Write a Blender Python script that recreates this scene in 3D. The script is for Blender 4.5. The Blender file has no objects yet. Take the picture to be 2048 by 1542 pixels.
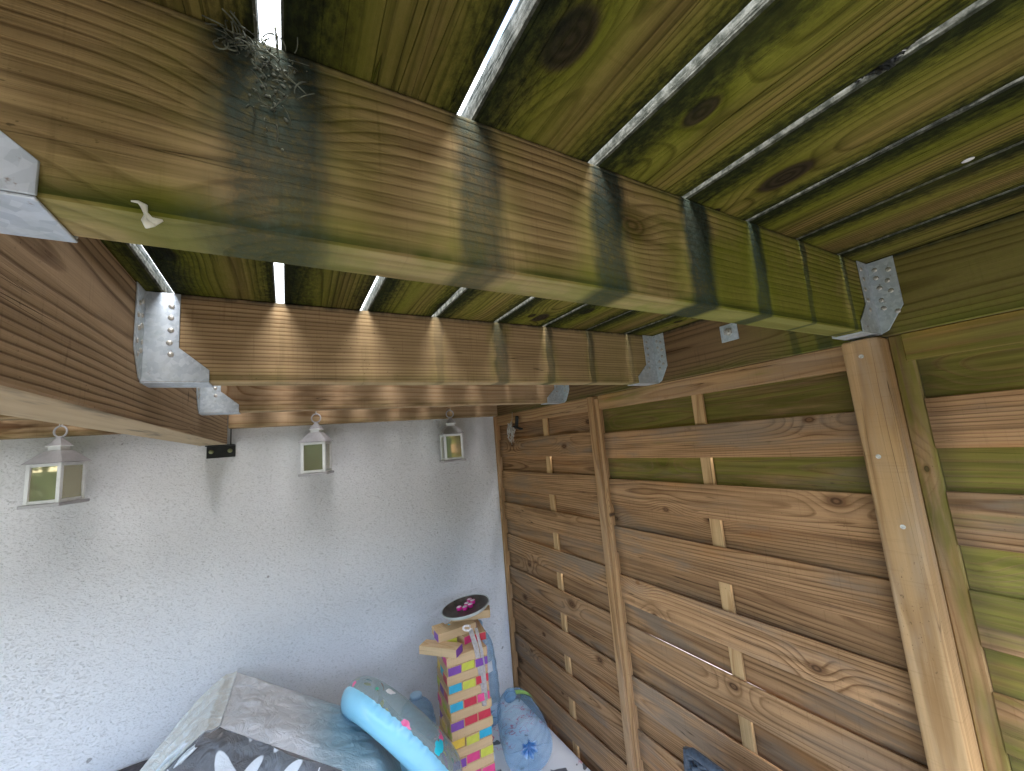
import bpy, bmesh, math, random
from mathutils import Vector, Matrix, noise as mnoise
random.seed(7)
D = bpy.data
S = bpy.context.scene
COL = S.collection
Z0 = 2.0                      # camera stands 2.0 m above the paving; heights below are given relative to it
def P(x, y, z): return Vector((x, y, z + Z0))

# ------------------------------------------------------------------ camera, sky, sun, exposure
RC = ((0.86559568, -0.49382259, -0.08296609),
      (-0.00233122, 0.16170989, -0.98683559),
      (0.50073815, 0.85439403, 0.13882417))
FPX = 781.589
cam = D.cameras.new('camera'); camo = D.objects.new('camera', cam); COL.objects.link(camo)
cam.sensor_width = 36.0; cam.lens = FPX / 2048 * 36; cam.clip_start = 0.02; cam.clip_end = 500
right, down, fwd = (Vector(r) for r in RC)
camo.matrix_world = Matrix(((right.x, -down.x, -fwd.x, 0), (right.y, -down.y, -fwd.y, 0),
                            (right.z, -down.z, -fwd.z, Z0), (0, 0, 0, 1)))
S.camera = camo
SUN_EL, SUN_AZ = math.radians(64), math.radians(183)   # azimuth measured from +Y towards +X
w = D.worlds.new('World'); S.world = w; w.use_nodes = True
wn = w.node_tree; bg = wn.nodes['Background']
sky = wn.nodes.new('ShaderNodeTexSky'); sky.sky_type = 'NISHITA'; sky.sun_disc = False
sky.sun_elevation = SUN_EL; sky.sun_rotation = SUN_AZ
sky.air_density = 1.0; sky.dust_density = 2.0; sky.ozone_density = 1.0; sky.altitude = 0
wn.links.new(sky.outputs[0], bg.inputs[0]); bg.inputs[1].default_value = 0.085
sl = D.lights.new('sun', 'SUN'); sl.energy = 1.5; sl.angle = math.radians(60); sl.color = (1, .99, .985)
slo = D.objects.new('sun', sl); COL.objects.link(slo)
sd = Vector((math.sin(SUN_AZ) * math.cos(SUN_EL), math.cos(SUN_AZ) * math.cos(SUN_EL), math.sin(SUN_EL)))
slo.rotation_euler = sd.to_track_quat('Z', 'Y').to_euler(); slo.location = (0, -6, 8)
S.view_settings.view_transform = 'Standard'; S.view_settings.look = 'None'
S.view_settings.gamma = 1; S.view_settings.use_curve_mapping = False
S.view_settings.exposure = 4.15
S.render.engine = 'CYCLES'
S.cycles.use_denoising = True
S.cycles.max_bounces = 8; S.cycles.diffuse_bounces = 5; S.cycles.transparent_max_bounces = 10
S.cycles.sample_clamp_indirect = 8

def ray(px, py):              # direction through a pixel of the photograph
    return right * ((px - 1024) / FPX) + down * ((py - 771) / FPX) + fwd
def at_depth(px, py, d): return ray(px, py) * d + Vector((0, 0, Z0))
def on_z(px, py, z):
    r = ray(px, py); return r * (z / r.z) + Vector((0, 0, Z0))
def on_y(px, py, y):
    r = ray(px, py); return r * (y / r.y) + Vector((0, 0, Z0))
def on_x(px, py, x):
    r = ray(px, py); return r * (x / r.x) + Vector((0, 0, Z0))

# ------------------------------------------------------------------ scene-tree helpers
def link(name, mesh, mat=None, parent=None, mw=None):
    o = D.objects.new(name, mesh); COL.objects.link(o)
    if mat is not None and mesh is not None and not mesh.materials: mesh.materials.append(mat)
    if parent is not None:
        o.parent = parent
        o.matrix_parent_inverse = parent.matrix_world.inverted()
    if mw is not None: o.matrix_world = mw
    return o
def thing(name, label, cat, loc=(0, 0, 0), rot=0.0, group=None):
    o = D.objects.new(name, None); COL.objects.link(o); o.empty_display_size = .05
    o.matrix_world = Matrix.Translation(loc) @ Matrix.Rotation(rot, 4, 'Z')
    return tag(o, label, cat, group)
def tag(o, label=None, cat=None, group=None, kind=None):
    if label: o['label'] = label
    if cat: o['category'] = cat
    if group: o['group'] = group
    if kind: o['kind'] = kind
    return o
def me_from(bm, name, smooth=False):
    m = D.meshes.new(name); bm.normal_update(); bm.to_mesh(m); bm.free()
    if smooth:
        for p in m.polygons: p.use_smooth = True
    return m
def box_bm(sx, sy, sz, bevel=0.0, seg=1, bm=None, at=(0, 0, 0), mat=None):
    bm = bm or bmesh.new()
    r = bmesh.ops.create_cube(bm, size=1.0)
    M = Matrix.Translation(at) @ (mat or Matrix.Identity(4)) @ Matrix.Diagonal((sx, sy, sz, 1))
    bmesh.ops.transform(bm, matrix=M, verts=r['verts'])
    if bevel:
        vs = set(r['verts'])
        es = [e for e in bm.edges if e.verts[0] in vs and e.verts[1] in vs]
        bmesh.ops.bevel(bm, geom=es, offset=bevel, segments=seg, affect='EDGES', profile=.5)
    return bm
def tube_bm(pts, r, n=8, bm=None, closed=False, cap=True):
    bm = bm or bmesh.new(); pts = [Vector(p) for p in pts]; rings = []
    N = len(pts)
    rad = r if hasattr(r, '__len__') else [r] * N
    prev = None
    for i, p in enumerate(pts):
        a = pts[i - 1] if (i or closed) else p
        b = pts[(i + 1) % N] if (i < N - 1 or closed) else p
        t = (b - a).normalized()
        if prev is None:
            up = Vector((0, 0, 1)) if abs(t.z) < .9 else Vector((1, 0, 0))
            u = t.cross(up).normalized()
        else:
            u = (prev - t * prev.dot(t)).normalized()
        prev = u; v = t.cross(u)
        rings.append([bm.verts.new(p + (u * math.cos(k * 2 * math.pi / n) + v * math.sin(k * 2 * math.pi / n)) * rad[i]) for k in range(n)])
    M = N if closed else N - 1
    for i in range(M):
        A, B = rings[i], rings[(i + 1) % N]
        for k in range(n): bm.faces.new((A[k], A[(k + 1) % n], B[(k + 1) % n], B[k]))
    if cap and not closed:
        bm.faces.new(rings[0][::-1]); bm.faces.new(rings[-1])
    return bm
def lathe_bm(prof, n=24, bm=None, M=None, cap0=False, cap1=False):
    bm = bm or bmesh.new(); rings = []
    M = M or Matrix.Identity(4)
    for (r, z) in prof:
        if r < 1e-6: rings.append([bm.verts.new(M @ Vector((0, 0, z)))])
        else: rings.append([bm.verts.new(M @ Vector((r * math.cos(k * 2 * math.pi / n), r * math.sin(k * 2 * math.pi / n), z))) for k in range(n)])
    for A, B in zip(rings, rings[1:]):
        for k in range(n):
            k2 = (k + 1) % n
            if len(A) == 1 and len(B) == 1: continue
            if len(A) == 1: bm.faces.new((A[0], B[k2], B[k]))
            elif len(B) == 1: bm.faces.new((A[k], A[k2], B[0]))
            else: bm.faces.new((A[k], A[k2], B[k2], B[k]))
    return bm
def plate_bm(poly, normal, th, bm=None):
    """a thin plate: polygon of points, extruded by th along normal"""
    bm = bm or bmesh.new(); nrm = Vector(normal) * th
    a = [bm.verts.new(Vector(p)) for p in poly]; b = [bm.verts.new(Vector(p) + nrm) for p in poly]
    bm.faces.new(a[::-1]); bm.faces.new(b)
    for i in range(len(a)):
        j = (i + 1) % len(a); bm.faces.new((a[i], a[j], b[j], b[i]))
    return bm
def fixn(bm): bmesh.ops.recalc_face_normals(bm, faces=bm.faces); return bm

# ------------------------------------------------------------------ shader expression helpers
class X:
    def __init__(s, nt, k): s.nt, s.k = nt, k
    def _m(s, op, *a, clamp=False):
        n = s.nt.nodes.new('ShaderNodeMath'); n.operation = op; n.use_clamp = clamp
        for i, v in enumerate((s,) + a): setin(s.nt, n.inputs[i], v)
        return X(s.nt, n.outputs[0])
    def __add__(s, o): return s._m('ADD', o)
    def __sub__(s, o): return s._m('SUBTRACT', o)
    def __mul__(s, o): return s._m('MULTIPLY', o)
    def __truediv__(s, o): return s._m('DIVIDE', o)
    def __radd__(s, o): return s + o
    def __rmul__(s, o): return s * o
    def __rsub__(s, o): return (s * -1.0) + o
    def abs(s): return s._m('ABSOLUTE')
    def fract(s): return s._m('FRACT')
    def sqrt(s): return s._m('SQRT')
    def sin(s): return s._m('SINE')
    def exp(s): return s._m('EXPONENT')
    def gt(s, v): return s._m('GREATER_THAN', v)
    def min(s, o): return s._m('MINIMUM', o)
    def max(s, o): return s._m('MAXIMUM', o)
    def clamp(s): return s._m('ADD', 0.0, clamp=True)
    def sm(s, a, b, lo=0.0, hi=1.0):
        n = s.nt.nodes.new('ShaderNodeMapRange'); n.interpolation_type = 'SMOOTHSTEP'
        setin(s.nt, n.inputs[0], s); setin(s.nt, n.inputs[1], a); setin(s.nt, n.inputs[2], b)
        setin(s.nt, n.inputs[3], lo); setin(s.nt, n.inputs[4], hi)
        return X(s.nt, n.outputs[0])
def setin(nt, sock, v):
    if isinstance(v, X): nt.links.new(v.k, sock)
    elif isinstance(v, (tuple, list)) and sock.type == 'RGBA' and len(v) == 3: sock.default_value = (*v, 1)
    else: sock.default_value = v
def comb(nt, x, y, z):
    n = nt.nodes.new('ShaderNodeCombineXYZ')
    for i, v in enumerate((x, y, z)): setin(nt, n.inputs[i], v)
    return X(nt, n.outputs[0])
def sep(v):
    n = v.nt.nodes.new('ShaderNodeSeparateXYZ'); setin(v.nt, n.inputs[0], v)
    return [X(v.nt, n.outputs[i]) for i in range(3)]
def noi(v, scale=1.0, detail=2.0, rough=.5, dist=0.0, w=None, col=False):
    n = v.nt.nodes.new('ShaderNodeTexNoise')
    if w is not None: n.noise_dimensions = '4D'; setin(v.nt, n.inputs['W'], w)
    setin(v.nt, n.inputs['Vector'], v)
    n.inputs['Scale'].default_value = scale; n.inputs['Detail'].default_value = detail
    n.inputs['Roughness'].default_value = rough; n.inputs['Distortion'].default_value = dist
    return X(v.nt, n.outputs[1 if col else 0])
def mix(nt, f, a, b, mode='MIX'):
    n = nt.nodes.new('ShaderNodeMix'); n.data_type = 'RGBA'; n.blend_type = mode; n.clamp_factor = True
    setin(nt, n.inputs[0], f); setin(nt, n.inputs[6], a); setin(nt, n.inputs[7], b)
    return X(nt, n.outputs[2])
def ramp(f, stops, const=False):
    n = f.nt.nodes.new('ShaderNodeValToRGB'); setin(f.nt, n.inputs[0], f)
    cr = n.color_ramp
    if const: cr.interpolation = 'CONSTANT'
    while len(cr.elements) > 1: cr.elements.remove(cr.elements[-1])
    cr.elements[0].position = stops[0][0]; cr.elements[0].color = (*stops[0][1], 1)
    for p, c in stops[1:]:
        e = cr.elements.new(p); e.color = (*c, 1)
    return X(f.nt, n.outputs[0])
def attr(nt, name, typ='OBJECT', out=2):
    n = nt.nodes.new('ShaderNodeAttribute'); n.attribute_type = typ; n.attribute_name = name
    return X(nt, n.outputs[out])
def objco(nt):
    n = nt.nodes.new('ShaderNodeTexCoord'); return X(nt, n.outputs['Object'])
def bump(nt, h, strength=.3, dist=.002):
    n = nt.nodes.new('ShaderNodeBump'); n.inputs['Strength'].default_value = strength; n.inputs['Distance'].default_value = dist
    setin(nt, n.inputs['Height'], h); return X(nt, n.outputs[0])
def new_mat(name):
    m = D.materials.new(name); m.use_nodes = True; nt = m.node_tree
    b = nt.nodes['Principled BSDF']; return m, nt, b
def simple(name, col, rough=.5, metal=0.0, spec=.5, noise_amt=.12, nscale=40, bumpd=0.0, **kw):
    m, nt, b = new_mat(name); co = objco(nt)
    n = noi(co, nscale, 4, .6)
    c = mix(nt, n.sm(.3, .7), tuple(v * (1 - noise_amt) for v in col), tuple(min(1, v * (1 + noise_amt)) for v in col))
    setin(nt, b.inputs['Base Color'], c); b.inputs['Roughness'].default_value = rough
    b.inputs['Metallic'].default_value = metal; b.inputs['Specular IOR Level'].default_value = spec
    if bumpd: setin(nt, b.inputs['Normal'], bump(nt, n, .5, bumpd))
    for k, v in kw.items(): b.inputs[k.replace('_', ' ')].default_value = v
    return m

# ------------------------------------------------------------------ wood
GR = {}
def wood(name, early, late, freq=130.0, knots=.5, knot_col=(.05, .03, .018), weather=None, rough=.75, extra=None,
         pith=(.03, .05), knot_r=.011, fibre=.35, bump_s=.35, arch=.022, vary=.0):
    """plank wood: local X runs along the grain, Y across the face, Z through the thickness"""
    m, nt, b = new_mat(name)
    co = objco(nt); x, y, z = sep(co); s = attr(nt, 'seed')
    xs = x + s * 7.31
    wl = noi(comb(nt, xs * 1.3, y * 4.0, z * 4.0), 1, 2, .5, w=s) - .5
    wm = noi(comb(nt, xs * 6.0, y * 22.0, z * 22.0), 1, 2, .5, w=s) - .5
    # knots
    vn = nt.nodes.new('ShaderNodeTexVoronoi'); vn.voronoi_dimensions = '2D'; vn.feature = 'F1'
    setin(nt, vn.inputs['Vector'], comb(nt, xs * 2.4, y * 8.0 + s * 3.7, 0.0)); vn.inputs['Scale'].default_value = 1
    vx, vy, _ = sep(X(nt, vn.outputs['Position'])); vr, vg, vb = sep(X(nt, vn.outputs['Color']))
    kx = xs - vx / 2.4; ky = y - (vy - s * 3.7) / 8.0
    on = (vr * -1 + knots).gt(0.0)
    kxs = kx * .62 + wm * .006; kys = ky + wm * .006
    kd = (kxs * kxs + kys * kys).sqrt()
    kR = vg * knot_r + knot_r * .45
    infl = ((kd * kd) * (-1.0 / (.034 ** 2))).exp() * on
    oy = (s * 5.137).fract() - .5
    yy = y + oy * pith[0] * 2 + wl * .02
    zz = z * .9 + pith[1] + x * ((s * 3.77).fract() - .5) * arch * 2 + wl * .03
    r = (yy * yy + zz * zz).sqrt()
    ph = r * ((s * 9.73).fract() * (freq * vary) + freq * (1 - vary * .5)) + infl * 3.0 + wm * .45
    f = ph.fract()
    ring = ramp(f, [(0, (0, 0, 0)), (.42, (.05,) * 3), (.70, (.42,) * 3), (.84, (1, 1, 1)), (.95, (.55,) * 3), (1, (0, 0, 0))])
    ring = X(nt, ring.k)
    amp = noi(comb(nt, xs * 2.0, y * 9.0, z * 9.0), 1, 2, .5, w=s + 3.3).sm(.3, .7, .45, 1.0)
    fib = noi(comb(nt, xs * 9.0, y * 420.0, z * 420.0), 1, 3, .6)
    fib2 = noi(comb(nt, xs * 2.5, y * 90.0, z * 90.0), 1, 3, .6, w=s)
    rr = ring * amp
    c = mix(nt, rr, early, late)
    c = mix(nt, fib2.sm(.35, .75) * fibre, c, tuple(v * .5 for v in late))
    c = mix(nt, fib.sm(.5, .8) * fibre * .8, c, tuple(min(1, v * 1.25) for v in early))
    tint = attr(nt, 'tint')   # per-piece lightness, 1 = as is
    if weather:
        wp = noi(comb(nt, xs * 3.0, y * 12.0, z * 12.0), 1, 4, .65, w=s + 9.1)
        c = mix(nt, (wp.sm(.44, .66) * ((s * 13.7).fract() * 1.3 + .2)).clamp() * weather[1], c, weather[0])
    kin = kd / kR
    km = kin.sm(.75, 1.15, 1.0, 0.0) * on
    krings = ((kd * 900.0 + wm * 6.0).sin() * .5 + .5)
    kc = mix(nt, krings, knot_col, tuple(v * 2.2 for v in knot_col))
    khalo = kin.sm(.9, 2.1, .6, 0.0) * on
    c = mix(nt, khalo, c, tuple(v * .8 for v in late))
    c = mix(nt, km, c, kc)
    # drying checks: thin dark splits along the grain
    ck = noi(comb(nt, xs * 1.1, y * 60.0, z * 30.0 + 5.0), 1, 1, .5, w=s + 1.7)
    ckm = (ck - .5).abs().sm(0.0, .006, 1.0, 0.0) * noi(comb(nt, xs * 2.2, y * 7.0, z), 1, 1, .5, w=s + 4.0).sm(.56, .62)
    c = mix(nt, ckm * .75, c, (.015, .01, .007))
    GR['rr'] = rr; GR['km'] = km; GR['fib'] = fib2
    sp = noi(comb(nt, xs * 150.0, y * 260.0, z * 260.0), 1, 2, .6).sm(.66, .74) * noi(comb(nt, xs * 7.0, y * 14.0, z * 10.0), 1, 2, .5, w=s + 6.0).sm(.45, .65)
    c = mix(nt, sp * .6, c, (.02, .017, .011))
    saw = noi(comb(nt, xs * 210.0, y * 9.0, z * 9.0), 1, 2, .6)          # faint saw marks across the grain
    c = mix(nt, saw.sm(.55, .8) * .22, c, tuple(v * .6 for v in late))
    h = rr * -.5 + saw * .18 + fib * .45 + fib2 * .35 + ckm * -1.6 + km * -.3
    if extra:
        c, h = extra(nt, c, h, x, y, z, s, xs)
    mul = nt.nodes.new('ShaderNodeMix'); mul.data_type = 'RGBA'; mul.blend_type = 'MULTIPLY'
    mul.inputs[0].default_value = 1; setin(nt, mul.inputs[6], c); setin(nt, mul.inputs[7], comb(nt, tint, tint, tint))
    setin(nt, b.inputs['Base Color'], X(nt, mul.outputs[2]))
    b.inputs['Roughness'].default_value = min(.95, rough + .12); b.inputs['Specular IOR Level'].default_value = .07
    setin(nt, b.inputs['Normal'], bump(nt, h, bump_s, .0025))
    return m

GREEN = (.122, .145, .010); BLACK = (.006, .009, .006)
def deck_extra(nt, c, h, x, y, z, s, xs):
    hw = attr(nt, 'half'); mo = attr(nt, 'mould')
    n1 = noi(comb(nt, xs * 5.0, y * 16.0, z * 10.0), 1, 4, .65, w=s)
    n2 = noi(comb(nt, xs * 90.0, y * 160.0, z * 90.0), 1, 4, .7)
    n3 = noi(comb(nt, xs * 1.6, y * 7.0, z * 3.0), 1, 2, .5, w=s + 2.0)
    eL = hw - y                 # local +Y is the world-left edge of a board
    eR = hw + y
    eL = eL + (n1 - .5) * .055 + (n2 - .5) * .05; eR = eR + (n1 - .5) * .045 + (n2 - .5) * .05
    gm = (eL.sm(.045, .125, 1.0, .30) .max(eR.sm(.004, .07, .95, .30))) * n3.sm(.25, .55, .5, 1.0) * mo
    gcol = mix(nt, n2, tuple(v * .7 for v in GREEN), tuple(v * 1.5 for v in GREEN))
    gcol = mix(nt, (GR['rr'] * .6 + GR['fib'].sm(.45, .75) * .35).clamp(), gcol, (.020, .018, .005))
    gm = gm * (1 - GR['km'] * .9)
    c = mix(nt, (gm * .84).clamp(), c, gcol)
    bm_ = (eL.sm(.010, .058, 1.0, 0.0).max(eR.sm(.0, .034, .95, 0.0))) * n1.sm(.2, .5, .7, 1.0) * mo.min(1.0)
    c = mix(nt, (bm_ * .94).clamp(), c, mix(nt, n2.sm(.35, .7), BLACK, (.020, .028, .010)))
    h = h + n2 * gm * .5
    nn = nt.nodes.new('ShaderNodeTexCoord'); ny = sep(X(nt, nn.outputs['Normal']))[1].abs()
    c = mix(nt, ny.sm(.6, .8) * .92, c, mix(nt, n2.sm(.35, .7), (.06, .065, .05), (.25, .25, .21)))     # sawn edges, weathered grey
    return c, h
M_DECK = wood('deck_board_wood', (.27, .175, .075), (.042, .02, .008), freq=150, knots=.8, extra=deck_extra, knot_r=.015,
              pith=(.03, .045), arch=.03, knot_col=(.016, .011, .008), bump_s=.8, fibre=.7)

GAPS = [(-.966, -.952), (-.808, -.795), (-.652, -.640), (-.496, -.482), (-.339, -.326), (-.1815, -.168), (-.017, -.0025), (.1375, .1520), (.2945, .3065), (.4565, .4660), (.6055, .6130),
        (.7575, .7610), (.9155, .9210)]
def joist_extra(streaks, moss, dark_top=True):
    """streaks: (world x, half width, strength) of algae runs below the deck gaps; local y is height (world z up = +y)"""
    def f(nt, c, h, x, y, z, s, xs):
        n1 = noi(comb(nt, x * 7.0, y * 7.0, z * 7.0), 1, 4, .65, w=s)
        n2 = noi(comb(nt, x * 160.0, y * 160.0, z * 160.0), 1, 4, .7)
        n4 = noi(comb(nt, x * 40.0, y * 9.0, z * 9.0), 1, 3, .6)
        gx = x + (n1 - .5) * .2
        front = z.sm(-.035, .01, 0.0, 1.0) if False else None
        g = gx.sm(moss[0], moss[1], moss[3] if len(moss) > 3 else .08, 1.0) * n1.sm(.28, .55, .35, 1.0) * moss[2]
        edge = (y * -1.0).sm(.035, .075, 0.0, .55) * n1.sm(.42, .6)
        gcol = mix(nt, n2, tuple(v * .75 for v in GREEN), tuple(v * 1.7 for v in GREEN))
        gcol = mix(nt, (GR['rr'] * .55).clamp(), gcol, (.04, .034, .008))
        c = mix(nt, (g + edge * moss[2]).clamp() * .8, c, gcol)
        tot = None
        for (gxk, hw, st) in streaks:
            dx = (x - gxk + (n1 - .5) * .040 + (n4 - .5) * .022).abs() / hw
            side = dx.sm(.45, 1.15, 1.0, 0.0)
            v = y.sm(-.075, .06, .78, 1.0)
            mk = side * v * st
            halo = dx.sm(1.0, 2.4, .55, 0.0) * st
            c = mix(nt, (halo * n1.sm(.35, .6)).clamp() * .7, c, tuple(v_ * 1.0 for v_ in GREEN))
            tot = mk if tot is None else tot.max(mk)
        # paler underside, and a mossy line where drips hang along the lower front arris
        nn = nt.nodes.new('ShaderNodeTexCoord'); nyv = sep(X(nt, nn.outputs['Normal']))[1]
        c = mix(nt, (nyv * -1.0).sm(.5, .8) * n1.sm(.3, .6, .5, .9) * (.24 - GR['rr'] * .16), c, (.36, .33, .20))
        drip = (y * -1.0).sm(.058, .072) * nyv.sm(-.45, -.2) * n1.sm(.32, .58, .25, 1.0) * moss[2]
        c = mix(nt, (drip * .85).clamp(), c, (.045, .058, .010))
        top = y.sm(.062, .0765) * n4.sm(.3, .6, .4, 1.0) * .85
        if tot is None: tot = top
        else: tot = (tot * n2.sm(.25, .6, .74, 1.0)).max(top)
        c = mix(nt, tot.clamp() * .93, c, mix(nt, n2.sm(.3, .75), (.005, .011, .0105), (.024, .042, .037)))
        h = h + n2 * tot * .5
        return c, h
    return f
def gx_mid(i): return (GAPS[i][0] + GAPS[i][1]) / 2
J1S = [(gx_mid(6) + .004, .047, 1.08), (gx_mid(7) + .006, .028, .95), (gx_mid(8) + .012, .028, 1.1), (gx_mid(9) + .010, .034, 1.25), (gx_mid(10) + .008, .022, 1.1),
       (gx_mid(11) + .006, .010, .85), (gx_mid(12) + .006, .012, .85)]
J2S = [(gx_mid(6), .006, .15), (gx_mid(7), .008, .12), (gx_mid(8) + .006, .012, .4), (gx_mid(9) + .006, .020, .85), (gx_mid(10) + .008, .015, .8), (gx_mid(11) + .006, .013, .75), (gx_mid(12) + .006, .012, .5)]
JE, JL = (.40, .285, .135), (.085, .044, .018)
M_J1 = wood('joist_wood_near', JE, JL, freq=118, knots=.45, extra=joist_extra(J1S, (.2, .62, 1.05, .08)), pith=(.13, .02), arch=.02, knot_r=.010, knot_col=(.07, .042, .02), bump_s=.7, fibre=.6)
M_J2 = wood('joist_wood_middle', (.43, .305, .165), (.14, .074, .030), freq=150, knots=.25, extra=joist_extra(J2S, (.5, 1.0, .35, .05)), pith=(.12, .02), arch=.006, knot_r=.008, knot_col=(.07, .042, .02))
M_J3 = wood('joist_wood_far', (.46, .32, .19), (.25, .14, .065), freq=120, knots=.35, weather=((.07, .032, .014), .85), extra=joist_extra([], (1.4, 1.8, .3, .05)), pith=(.05, .07), knot_r=.010)
M_BEAM = wood('beam_wood', (.40, .26, .155), (.10, .055, .03), freq=120, knots=.35, pith=(.04, .03), arch=.045, knot_r=.012, knot_col=(.03, .018, .012), rough=.7)
def beam_extra(nt, c, h, x, y, z, s, xs):
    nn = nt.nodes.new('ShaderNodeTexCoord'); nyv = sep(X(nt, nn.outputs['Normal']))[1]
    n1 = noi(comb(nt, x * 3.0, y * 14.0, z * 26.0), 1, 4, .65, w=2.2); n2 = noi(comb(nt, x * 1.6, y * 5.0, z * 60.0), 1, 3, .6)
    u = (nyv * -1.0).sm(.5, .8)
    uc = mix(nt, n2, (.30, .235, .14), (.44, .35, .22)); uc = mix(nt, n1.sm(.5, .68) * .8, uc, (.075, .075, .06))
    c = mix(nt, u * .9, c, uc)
    dk = noi(comb(nt, x * 20.0, y * 5.0, z * 5.0), 1, 3, .6, w=6.0).sm(.66, .73)
    c = mix(nt, dk * .75 * (1 - u), c, (.03, .018, .012))
    return c, h
M_BEAM.name = 'beam_wood_plain'
M_BEAM = wood('beam_wood', (.45, .325, .20), (.115, .07, .04), freq=120, knots=.35, pith=(.04, .03), arch=.045, knot_r=.012, knot_col=(.03, .018, .012), rough=.7, extra=beam_extra, bump_s=.5)
M_LEDGER = wood('ledger_wood', (.20, .125, .062), (.085, .045, .022), freq=140, knots=.3, extra=joist_extra([(-.30, .010, .6), (-.36, .016, .7), (-.46, .02, .5)], (-.08, -.36, .5, .04)), pith=(.04, .09), knot_r=.009)

def moss_extra(nt, c, h, x, y, z, s, xs):
    g = attr(nt, 'green')
    n1 = noi(comb(nt, xs * 3.2, y * 18.0, z * 10.0), 1, 4, .6, w=s)
    n2 = noi(comb(nt, xs * 120.0, y * 160.0, z * 120.0), 1, 4, .7)
    n5 = noi(comb(nt, xs * 3.0, y * 70.0, z * 10.0), 1, 3, .6, w=s)
    k = (n1 + g - .5 + (n5 - .5) * .35).sm(.42, .74)
    k = k * (1 - (GR['rr'] * .55).clamp())
    c = mix(nt, (k * .9).clamp(), c, mix(nt, n5.sm(.3, .7), (.085, .088, .012), (.20, .185, .035)))
    bl = noi(comb(nt, xs * 14.0, y * 40.0, z * 20.0), 1, 3, .6, w=s + 5.0).sm(.66, .74) * (g + .15).clamp()
    c = mix(nt, bl * .6, c, (.03, .032, .02))
    # darker towards both ends of a slat
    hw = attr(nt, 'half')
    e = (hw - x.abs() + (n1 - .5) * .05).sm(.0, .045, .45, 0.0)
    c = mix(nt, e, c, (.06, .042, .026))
    ora = noi(comb(nt, xs * 2.0, y * 9.0, z), 1, 3, .6, w=s + 7.0).sm(.58, .75)
    c = mix(nt, ora * .5, c, (.46, .19, .05))
    return c, h
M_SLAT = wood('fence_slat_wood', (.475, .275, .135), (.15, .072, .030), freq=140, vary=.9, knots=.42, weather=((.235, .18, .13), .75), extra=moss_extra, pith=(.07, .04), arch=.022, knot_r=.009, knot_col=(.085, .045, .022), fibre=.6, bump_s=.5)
M_FRAME = wood('fence_frame_wood', (.46, .275, .13), (.21, .105, .042), freq=160, knots=.15, weather=((.33, .25, .18), .4), extra=moss_extra, pith=(.03, .06), knot_r=.006)
M_BATTEN = wood('fence_batten_wood', (.54, .35, .17), (.33, .18, .075), freq=220, knots=.0, pith=(.02, .06))
M_POST = wood('fence_post_wood', (.53, .335, .16), (.32, .18, .075), freq=190, knots=.3, weather=((.40, .30, .205), .55), extra=moss_extra, pith=(.02, .12), arch=.004, knot_r=.006, rough=.6, bump_s=.2)

SEED = [0.0]
def nseed():
    SEED[0] += .6180339; return SEED[0] % 1.0 * 3.0 + .13
def props(o, **k):
    o['seed'] = k.pop('seed', None) or nseed(); o['tint'] = k.pop('tint', 1.0)
    for a, v in k.items(): o[a] = float(v)
    return o
def axes(ax, ay, az, loc):
    return Matrix(((ax[0], ay[0], az[0], loc[0]), (ax[1], ay[1], az[1], loc[1]), (ax[2], ay[2], az[2], loc[2]), (0, 0, 0, 1)))
ALONG_Y_FLAT = ((0, 1, 0), (-1, 0, 0), (0, 0, 1))     # deck boards
ALONG_X_UP = ((1, 0, 0), (0, 0, 1), (0, -1, 0))       # joists: local y = up, local z = towards the viewer
ALONG_Y_UP = ((0, 1, 0), (0, 0, 1), (1, 0, 0))        # fence slats, ledger, beam
UPRIGHT = ((0, 0, 1), (0, 1, 0), (-1, 0, 0))          # posts, stiles: local x = up, y = along fence, z = towards -X
def plank(name, L, W, T, ax, loc, mat, parent, bevel=.002, seg=1, mesh=None, **k):
    if mesh is None: mesh = me_from(box_bm(L, W, T, bevel, seg), name)
    o = link(name, mesh, mat, parent, axes(*ax, loc))
    return props(o, **k)

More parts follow.
